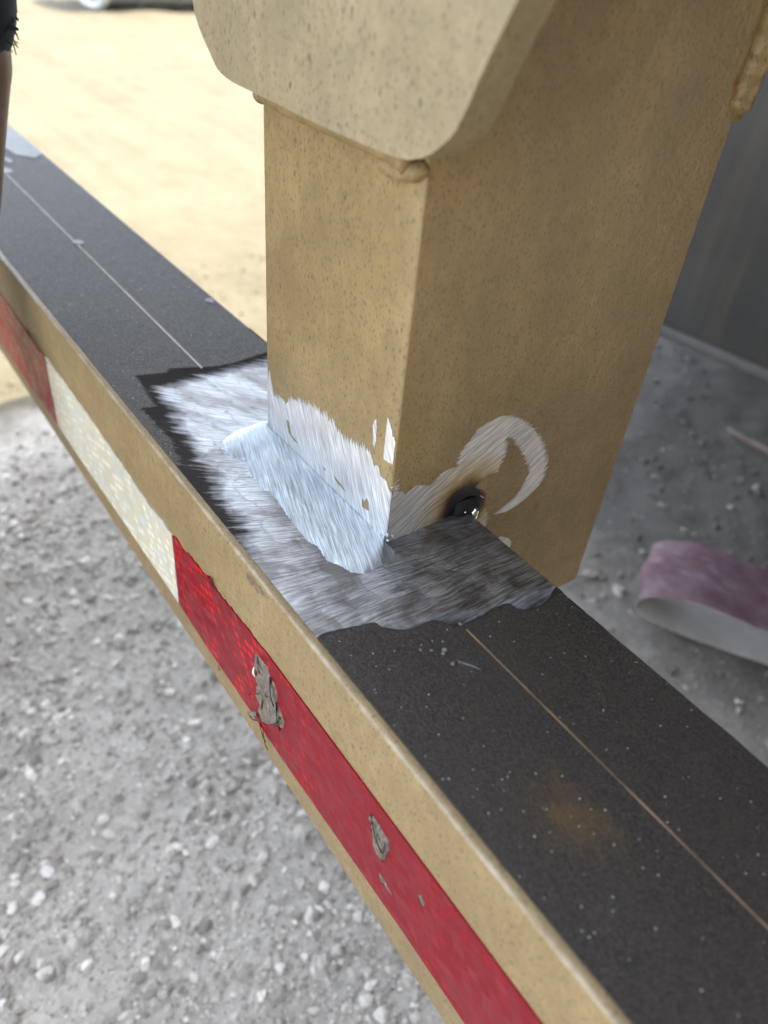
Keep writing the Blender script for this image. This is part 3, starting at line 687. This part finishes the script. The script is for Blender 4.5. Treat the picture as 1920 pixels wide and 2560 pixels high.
# thin grinder scratches
for a, b in (((.150, .010), (.168, .012)), ((.143, -.010), (.168, -.016)), ((.168, -.016), (.182, -.021))):
    d_ = Vector((b[0] - a[0], b[1] - a[1])); nn = Vector((-d_.y, d_.x)).normalized() * .00014
    prism('scratch', [a, ((a[0] + b[0]) / 2 + nn.x, (a[1] + b[1]) / 2 + nn.y), b, ((a[0] + b[0]) / 2 - nn.x, (a[1] + b[1]) / 2 - nn.y)], 0, -.0003, .00008, M['scratch'], post)
# fillet weld along the post's front, ground smooth
OUT = [(-.1035, .0480), (-.1040, .0400), (-.0995, .0302), (-.0915, .0274), (-.0849, .0280), (-.0795, .0318), (-.0719, .0296), (-.0648, .0292), (-.0561, .0279), (-.0538, .0304), (-.0428, .0296), (-.0350, .0285), (-.0262, .0279), (-.0169, .0275), (-.0122, .0296), (-.0035, .0280), (.0023, .0312), (.0072, .0325), (.0106, .0362), (.0106, .0440), (.0090, .0526), (.0060, .0560)]
OUT = rough_line(OUT, .0, .0009, 12)
SM = [Vector((0, 0)) for _ in OUT]
for i in range(len(OUT)):
    w_ = [Vector(OUT[min(max(j, 0), len(OUT) - 1)]) for j in range(i - 7, i + 8)]; SM[i] = sum(w_, Vector((0, 0))) / len(w_)
TOOTH = [random.uniform(-.0003, .0003) for _ in OUT]
bm = bmesh.new(); prev = None; nO = len(OUT); NV = 9
for i, (ox, oy) in enumerate(OUT):
    f = min(1, max(0, (SM[i].x + .1008) / .1060)); ix = -.1000 + f * .0995
    # inner line follows the post's foot, rounding the corners
    iy = Y0 - .0004
    if ix > -CA: iy = Y0 + CB - CB * math.sqrt(max(0, 1 - ((ix + CA) / (CA + .0004)) ** 2)) - .0003
    if ix < -.1008 + CR: iy = Y0 + CR - math.sqrt(max(0, (CR + .0004) ** 2 - (ix + .1008 - CR) ** 2))
    top = .0030 * min(1, (nO - 1 - i) / 14 + .05) if 0 < i else .0008
    row = []
    for k in range(NV):
        g = k / (NV - 1); z = .0003 + (top * (1 - g) ** 1.25 + .0006 * math.sin(math.pi * g) + (.0004 if k < NV - 1 else 0)) * (1 if i not in (0, nO - 1) else .3)
        h_ = min(1, max(0, (g - .8) / .2)); ex, ey = SM[i].x * (1 - h_) + ox * h_, SM[i].y * (1 - h_) + (oy + TOOTH[i]) * h_
        row.append(bm.verts.new((ix + (ex - ix) * g, iy + (ey - iy) * g, z)))
    if prev:
        for k in range(NV - 1): bm.faces.new((prev[k], row[k], row[k + 1], prev[k + 1]))
    prev = row
link('ground_weld', mesh_of('ground_weld', bm, 179), M['fillet_metal'], post)
# burr crumbs at the corner
bm = bmesh.new()
for k in range(16):
    c = (random.uniform(-.003, .004), Y0 - random.uniform(-.004, .001), .0035 + abs(random.gauss(0, .0022))); s = random.uniform(.0003, .0009)
    v = bmesh.ops.create_icosphere(bm, subdivisions=1, radius=s, matrix=Matrix.Translation(c))['verts']
    for q_ in v: q_.co += Vector((random.uniform(-1, 1), random.uniform(-1, 1), random.uniform(-1, 1))) * s * .5
burr = link('weld_burr', mesh_of('weld_burr', bm), M['front_metal'], post); burr['kind'] = 'stuff'
# tack weld at the back edge of the beam: burnt nub with a bright drop
def blob(name, c, sc, seed, mat, parent, amp=.25):
    bm = bmesh.new(); bmesh.ops.create_icosphere(bm, subdivisions=3, radius=1)
    for v in bm.verts:
        n = 1 + amp * mnoise.noise(v.co * 1.7 + Vector((seed, 0, 0))); v.co = Vector((c[0] + v.co.x * sc[0] * n, c[1] + v.co.y * sc[1] * n, c[2] + v.co.z * sc[2] * n))
    return link(name, mesh_of(name, bm, 179), mat, parent)
tack = blob('tack_weld', (.0006, .0985, .0010), (.0032, .0075, .0062), 3.0, M['burnt'], post)
blob('tack_weld', (.0030, .1015, -.0012), (.0026, .0024, .0036), 7.0, M['bead_silver'], post, .35)
for p in ((.0034, .0955, .0025), (.003, .0972, -.0003), (.0006, .1068, .0052), (.0006, .1078, .0042)):
    blob('spatter', p, (.0005, .0005, .0005), p[1] * 999, M['bead_silver'], post, .1)

# --- bracket plate on the front of the post, flaring upward, welded along its lower edge
PL = [(-.0883, .1516), (-.0989, .152), (-.1082, .1539), (-.1141, .1583), (-.12, .163), (-.1242, .168), (-.1261, .1726), (-.1330, .195), (-.160, .28), (-.185, ZB - .002)]
def _c(p): return curve(p, 4)
PR = [(.215, ZB - .002), (.140, .36), (.078, .26), (.052, .215), (.039, .1921), (.0328, .1803), (.029, .1717), (.0253, .164), (.0215, .1598), (.0154, .1552), (.0086, .1524), (.0021, .1513), (-.0118, .1508), (-.0379, .1506)]
bm = bmesh.new()
poly = _c(PL[:7])[:-1] + PL[6:] + PR[:4] + _c(PR[4:]); PF, PB = Y0 - .0122, Y0 - .0004
fr = [bm.verts.new((x, PF, z)) for x, z in poly]; bk = [bm.verts.new((x, PB, z)) for x, z in poly]
bm.faces.new(fr); bm.faces.new(bk[::-1])
for i in range(len(poly)): bm.faces.new((fr[i], fr[(i + 1) % len(poly)], bk[(i + 1) % len(poly)], bk[i]))
bevel_all(bm, .0011, 3, lambda e: all(abs(v.co.y - PF) < 1e-6 for v in e.verts))
plate = link('bracket_plate', mesh_of('bracket_plate', bm, 30), M['plate'], trailer)
def bead(name, pts, r, mat, parent, seed=1, lump=.18, per=.006):
    """weld bead: a rod with the ripples of the puddle"""
    rr = random.Random(seed); bm = bmesh.new(); P = [Vector(p) for p in pts]; path = []; rad = []
    acc = 0
    for i in range(len(P) - 1):
        L = (P[i + 1] - P[i]).length; n = max(2, int(L / .0012))
        for k in range(n):
            f = k / n; path.append(P[i].lerp(P[i + 1], f)); acc += L / n
            rad.append(r * (1 + lump * (abs((acc / per) % 1 - .5) * -1.2 + .3) + rr.uniform(-.03, .03)))
    path.append(P[-1]); rad.append(r * .5); rad[0] = r * .45; rad[1] = r * .8
    tube(bm, path, rad, 14)
    return link(name, mesh_of(name, bm, 179), mat, parent)
bead('weld_bead', [(-.093, Y0 - .0012, .1490), (-.075, Y0 - .0014, .1482), (-.045, Y0 - .0014, .1483), (-.015, Y0 - .0015, .1483), (-.004, Y0 - .003, .1472)], .0036, M['paint'], post, 4, .10, .008)
bead('weld_bead', [(-.020, Y0 - .0012, .1438), (-.010, Y0 - .0016, .1440), (-.0035, Y0 - .0005, .1452), (-.0015, Y0 + .0030, .1470)], .0030, M['paint'], post, 5, .22, .005)
bead('weld_bead', [(-.0985, Y0 + .002, .1500), (-.0965, Y0 - .000, .1490), (-.092, Y0 - .003, .1480)], .0034, M['paint'], post, 6)
# back plate with a bead running up the post's rear edge
bm = bmesh.new(); box(bm, -.15, -.002, Y0 + D + .0005, Y0 + D + .0105, .150, ZB - .002); bevel_all(bm, .001, 2)
link('back_plate', mesh_of('back_plate', bm, 40), M['paint'], trailer)
bead('weld_bead', [(-.0006, Y0 + D - .0004, .1545), (-.0002, Y0 + D + .0008, .160), (.0002, Y0 + D + .0016, .175), (.0004, Y0 + D + .0024, .20), (.0006, Y0 + D + .0030, .26), (.0006, Y0 + D + .0030, ZB - .01)], .0056, M['paint'], post, 7, .22, .0075)

# ------------------------------------------------------------------ light blocker, added out of view to darken the post's right side
light_blocker = thing('light_blocker', (2.4, -1.2, GROUND), 'unseen brown sheet metal blocker added to shade the side of the post', 'light_blocker')
bm = bmesh.new()
prof_ = []
for k in range(62):
    y = -4.2 + k * .1; prof_ += [(2.40 if k % 2 else 2.435, y), (2.40 if k % 2 else 2.435, y + .06)]
lo = [bm.verts.new((x, y, GROUND - .02)) for x, y in prof_]; hi = [bm.verts.new((x, y, 2.2)) for x, y in prof_]
for i in range(len(prof_) - 1): bm.faces.new((lo[i], lo[i + 1], hi[i + 1], hi[i]))
link('blocker_sheet', mesh_of('blocker_sheet', bm), M['light_blocker'], light_blocker)
bm = bmesh.new(); box(bm, 2.44, 5.6, -4.2, 1.9, GROUND - .02, 2.18); link('blocker_wall', mesh_of('blocker_wall', bm), M['light_blocker'], light_blocker)
bm = bmesh.new(); box(bm, 2.30, 5.8, -4.4, 2.1, 2.21, 2.27); link('blocker_roof', mesh_of('blocker_roof', bm), M['light_blocker'], light_blocker)

# ------------------------------------------------------------------ mud flap hanging by the wheels
fl = thing('mud_flap', (.1, 1.2, GROUND + .10), 'dark streaked rubber mud flap hanging low behind the post', 'mud flap')
bm = bmesh.new(); v0 = box(bm, -.63, .16, 1.2, 1.212, -.385, .46); bevel_all(bm, .003, 2)
bmesh.ops.rotate(bm, cent=(-.5, 1.2, -.4), matrix=Matrix.Rotation(math.radians(-3), 3, 'Y'), verts=bm.verts)
link('flap_sheet', mesh_of('flap_sheet', bm, 40), M['flap'], fl)
bm = bmesh.new(); box(bm, -.632, .162, 1.190, 1.2165, -.407, -.3853); bevel_all(bm, .005, 3)
bmesh.ops.rotate(bm, cent=(-.5, 1.2, -.4), matrix=Matrix.Rotation(math.radians(-3), 3, 'Y'), verts=bm.verts)
link('bottom_edge', mesh_of('bottom_edge', bm, 40), M['flap_edge'], fl)

# ------------------------------------------------------------------ worn abrasive belt lying in the gravel
Lb, Wb = Vector((.85, .53, 0)).normalized(), Vector((-.50, .86, 0)).normalized()
P0 = Vector((-.155, .632, GROUND + .002))
belt = thing('abrasive_belt', tuple(P0), 'worn mauve abrasive belt loop lying flattened on the gravel', 'abrasive belt')
prof = []
for k in range(60):   # closed loop: bend at the near end, arched upper run, lower run on the ground
    a = 2 * pi * k / 60
    l = .17 - .17 * math.copysign(abs(math.cos(a)) ** .75, math.cos(a)); hgt = .029 + .029 * math.copysign(abs(math.sin(a)) ** .7, math.sin(a))
    if math.sin(a) > 0: hgt += .008 * math.exp(-((l - .07) / .06) ** 2) - .006 * l / .34
    prof.append((l, hgt))
def loop_pts(inset):
    o = []; n = len(prof)
    for i in range(n):
        a, b = Vector(prof[i - 1]), Vector(prof[(i + 1) % n]); t_ = (b - a).normalized(); nn = Vector((t_.y, -t_.x))
        o.append((prof[i][0] + nn.x * inset, prof[i][1] + nn.y * inset))
    return o
def band(name, inset0, inset1, mat, wid):
    bm = bmesh.new(); A, B = loop_pts(inset0), loop_pts(inset1); n = len(A); nw = 8; G_ = []
    for pr in (A, B):
        G_.append([[bm.verts.new(P0 + Lb * (l + .004 * math.sin(j * 1.1)) + Wb * (wid * j / nw) + Vector((0, 0, h + .002 * math.sin(j * .8 + l * 30) * (h > .01)))) for j in range(nw + 1)] for l, h in pr])
    for i in range(n):
        i2 = (i + 1) % n
        for j in range(nw):
            bm.faces.new((G_[0][i][j], G_[0][i2][j], G_[0][i2][j + 1], G_[0][i][j + 1])); bm.faces.new((G_[1][i][j + 1], G_[1][i2][j + 1], G_[1][i2][j], G_[1][i][j]))
        for j in (0, nw): bm.faces.new((G_[0][i][j], G_[1][i][j], G_[1][i2][j], G_[0][i2][j]))
    return link(name, mesh_of(name, bm, 60), mat, belt)
band('grit_cloth', 0, .0009, M['belt'], .128); band('backing', .00092, .0016, M['belt_in'], .1275)

# twig further back on the dark ground
bm = bmesh.new(); tube(bm, [(-.380, 1.192, GROUND + .006), (-.345, 1.186, GROUND + .009), (-.30, 1.192, GROUND + .008), (-.25, 1.186, GROUND + .007)], [.003, .005, .006, .004], 8)
setp(link('twig', mesh_of('twig', bm, 60), M['twig']), 'short pale twig on the dark ground under the mud flap', 'twig')

# ------------------------------------------------------------------ steel drum lying out in the sun
drum = thing('steel_drum', (-6.0, 2.2, GROUND), 'blue grey steel drum with a pale rim lying on the sunlit dirt', 'drum')
DR = .31; ax = Vector((-.10, .99, 0)).normalized(); c0 = Vector((-6.05, 1.96, GROUND + DR - .01))
def ring_body(name, stations, mat):
    bm = bmesh.new(); n = 40; e1 = ax.cross(Vector((0, 0, 1))); rg = []
    for s_, r_ in stations:
        rg.append([bm.verts.new(c0 + ax * s_ + (e1 * math.cos(2 * pi * k / n) + Vector((0, 0, 1)) * math.sin(2 * pi * k / n)) * r_) for k in range(n)])
    for i in range(len(rg) - 1):
        for k in range(n): bm.faces.new((rg[i][k], rg[i][(k + 1) % n], rg[i + 1][(k + 1) % n], rg[i + 1][k]))
    bm.faces.new(rg[0][::-1]); bm.faces.new(rg[-1])
    return link(name, mesh_of(name, bm, 35), mat, drum)
ring_body('shell', [(.035, DR - .008), (.3, DR - .008), (.31, DR + .004), (.33, DR + .004), (.34, DR - .008), (.62, DR - .008), (.63, DR + .004), (.65, DR + .004), (.66, DR - .008), (.94, DR - .008)], M['drum_body'])
ring_body('end_face', [(.012, DR - .035), (.016, DR - .03), (.034, DR - .028)], M['drum'])
bm = bmesh.new(); n = 48; e1 = ax.cross(Vector((0, 0, 1)))
tube(bm, [c0 + ax * .018 + (e1 * math.cos(2 * pi * k / n) + Vector((0, 0, 1)) * math.sin(2 * pi * k / n)) * (DR - .004) for k in range(n + 1)], .030, 8, False)
link('rim', mesh_of('rim', bm, 179), M['rim'], drum)

# ------------------------------------------------------------------ person crouching past the far end, one arm reaching to the beam
person = thing('person', (-.62, -.42, GROUND), 'person in a frayed navy sleeve crouching by the far end of the step beam', 'person')
def limbs(bm, chains):
    """tapered limbs with round joints; each chain is a list of (point, radius or (rx, ry))"""
    for ch in chains:
        for (p, r), (q_, r2) in zip(ch, ch[1:]):
            p, q_ = Vector(p), Vector(q_); n = 5
            tube(bm, [p.lerp(q_, k / n) for k in range(n + 1)], [r + (r2 - r) * k / n for k in range(n + 1)], 20)
        for p, r in ch:
            bmesh.ops.create_uvsphere(bm, u_segments=20, v_segments=12, radius=r, matrix=Matrix.Translation(p))
def grown(name, chains, voxel, mat, parent, smooth=4):
    bm = bmesh.new(); limbs(bm, chains); me = bpy.data.meshes.new(name); bm.to_mesh(me); bm.free()
    o = link(name, me, mat, parent)
    m = o.modifiers.new('remesh', 'REMESH'); m.mode = 'VOXEL'; m.voxel_size = voxel; m.use_smooth_shade = True
    k = o.modifiers.new('smooth', 'SMOOTH'); k.iterations = smooth; k.factor = .5
    return o
SH_R, EL_R, FA_R, WR_R, PA_R = (-.41, -.31, .265), (-.337, -.005, .33), (-.3262, -.0212, .127), (-.3180, -.0335, .045), (-.3185, -.0640, .004)
SH_L, EL_L, WR_L, PA_L = (-.75, -.40, .215), (-.80, -.26, .02), (-.72, -.12, -.06), (-.70, -.085, -.075)
chains = [[((-.62, -.52, -.27), .14), ((-.61, -.50, -.12), .130), ((-.60, -.46, .05), .138), ((-.595, -.42, .19), .120), ((-.59, -.385, .29), .058), ((-.58, -.355, .37), .062)],
          [((-.578, -.345, .40), .075), ((-.568, -.325, .475), .092), ((-.566, -.330, .50), .092)], [((-.574, -.285, .405), .040), ((-.568, -.275, .45), .055)],
          [((-.52, -.42, .22), .08), (SH_R, .064), (EL_R, .047), (FA_R, .0435), (WR_R, .0295), (PA_R, .027)],
          [((-.67, -.42, .20), .08), (SH_L, .064), (EL_L, .046), (WR_L, .030), (PA_L, .028)],
          [((-.55, -.50, -.27), .11), ((-.49, -.22, -.10), .068), ((-.50, -.30, -.42), .042), ((-.495, -.20, -.49), .032)],
          [((-.69, -.50, -.27), .11), ((-.79, -.22, -.12), .068), ((-.78, -.28, -.42), .042), ((-.775, -.17, -.49), .032)]]
def hand(base, fwd, across, upv):
    f, a, u = Vector(fwd).normalized(), Vector(across).normalized(), Vector(upv).normalized(); b = Vector(base); o = []
    for off, L in ((-.036, .066), (-.012, .076), (.012, .070), (.036, .054)):
        o.append([(b + a * off * .62, .0125), (b + f * .038 + a * off * .8, .0098), (b + f * (.040 + L * .45) + a * off * .95 - u * .004, .0088), (b + f * (.040 + L * .75) + a * off - u * .014, .0082), (b + f * (.040 + L * .95) + a * off - u * .026, .0072)])
    o.append([(b - f * .005 - a * .015, .014), (b - a * .034 + f * .012, .0125), (b - a * .047 + f * .035 - u * .006, .0105), (b - a * .048 + f * .054 - u * .014, .0088)])
    return o
chains += hand((-.3185, -.068, -.004), (0, -.22, -1), (1, .1, 0), (0, -1, .2)) + hand((-.70, -.08, -.078), (.3, .9, -.2), (-.9, .3, 0), (0, .2, 1))
body = grown('body', chains, .0032, M['skin'], person, 3)
CUFF = Vector(FA_R).lerp(Vector(EL_R), .13)
shirt = grown('shirt', [[((-.62, -.52, -.25), .150), ((-.61, -.50, -.12), .142), ((-.60, -.46, .05), .150), ((-.595, -.42, .19), .131), ((-.592, -.40, .225), .10)],
    [((-.53, -.42, .215), .095), (SH_R, .076), (EL_R, .060), (tuple(CUFF), .0500)], [((-.66, -.42, .195), .095), (SH_L, .076), (EL_L, .058)]], .007, M['navy'], person, 2)
bm = bmesh.new()   # frayed threads and one torn tag round the cuff
axis = (Vector(FA_R) - Vector(EL_R)).normalized(); e1 = axis.cross(Vector((1, 0, 0))).normalized(); e2 = axis.cross(e1)
for k in range(150):
    a = random.uniform(0, 6.28); u_ = e1 * math.cos(a) + e2 * math.sin(a); s_ = CUFF + u_ * .0455 + axis * random.uniform(-.01, .020)
    L = random.uniform(.003, .009); out_ = u_ * random.uniform(.001, .004)
    tube(bm, [s_, s_ + axis * L * .5 + out_ * .4 + Vector((random.uniform(-.002, .002),) * 3), s_ + axis * L + out_], [.0006, .0005, .0003], 4)
tip = Vector((-.300, .0175, .1415)); tube(bm, [tip + Vector((-.022, -.030, .006)), tip + Vector((-.006, -.008, .002)), tip + Vector((.003, .0045, -.002))], [.010, .0045, .0006], 6)
fr_ = link('frayed_threads', mesh_of('frayed_threads', bm), M['navy'], shirt); fr_['kind'] = 'stuff'
grown('trousers', [[((-.62, -.52, -.27), .152), ((-.55, -.50, -.27), .120), ((-.49, -.22, -.10), .079), ((-.50, -.29, -.41), .060)], [((-.62, -.52, -.27), .152), ((-.69, -.50, -.27), .120), ((-.79, -.22, -.12), .079), ((-.78, -.275, -.41), .060)]], .008, M['trousers'], person, 2)
for x0, y0_, x1, y1_ in ((-.50, -.30, -.49, -.18), (-.78, -.28, -.775, -.10)):
    grown('boot', [[((x0, y0_, -.40), .056), ((x0, y0_, -.468), .050), ((x1, y0_ + .08, -.478), .042), ((x1, y1_, -.486), .034)]], .006, M['boot'], person, 2)
hc = Vector((-.566, -.325, .475))
def ball(name, c, sc, mat, parent, cut=None):
    bm = bmesh.new(); bmesh.ops.create_uvsphere(bm, u_segments=24, v_segments=16, radius=1)
    if cut: bmesh.ops.delete(bm, geom=[v for v in bm.verts if cut(v.co)], context='VERTS')
    for v in bm.verts: v.co = Vector(c) + Vector((v.co.x * sc[0], v.co.y * sc[1], v.co.z * sc[2]))
    return link(name, mesh_of(name, bm, 179), mat, parent)
ball('hair', hc + Vector((0, -.012, .022)), (.094, .108, .098), M['hair'], person, cut=lambda p: p.y > .35 and p.z < .45 or p.z < -.55)
for s_ in (-1, 1):
    e_ = ball('eye', hc + Vector((s_ * .030, .074, -.012)), (.013, .012, .010), M['eye'], body)
    ball('iris', hc + Vector((s_ * .030, .084, -.013)), (.006, .004, .006), M['iris'], body)
    ball('ear', hc + Vector((s_ * .090, -.005, -.02)), (.010, .020, .030), M['skin'], body)
ball('nose', hc + Vector((0, .092, -.032)), (.014, .020, .022), M['skin'], body)
ball('mouth', hc + Vector((0, .082, -.066)), (.024, .010, .007), M['skin'], body)
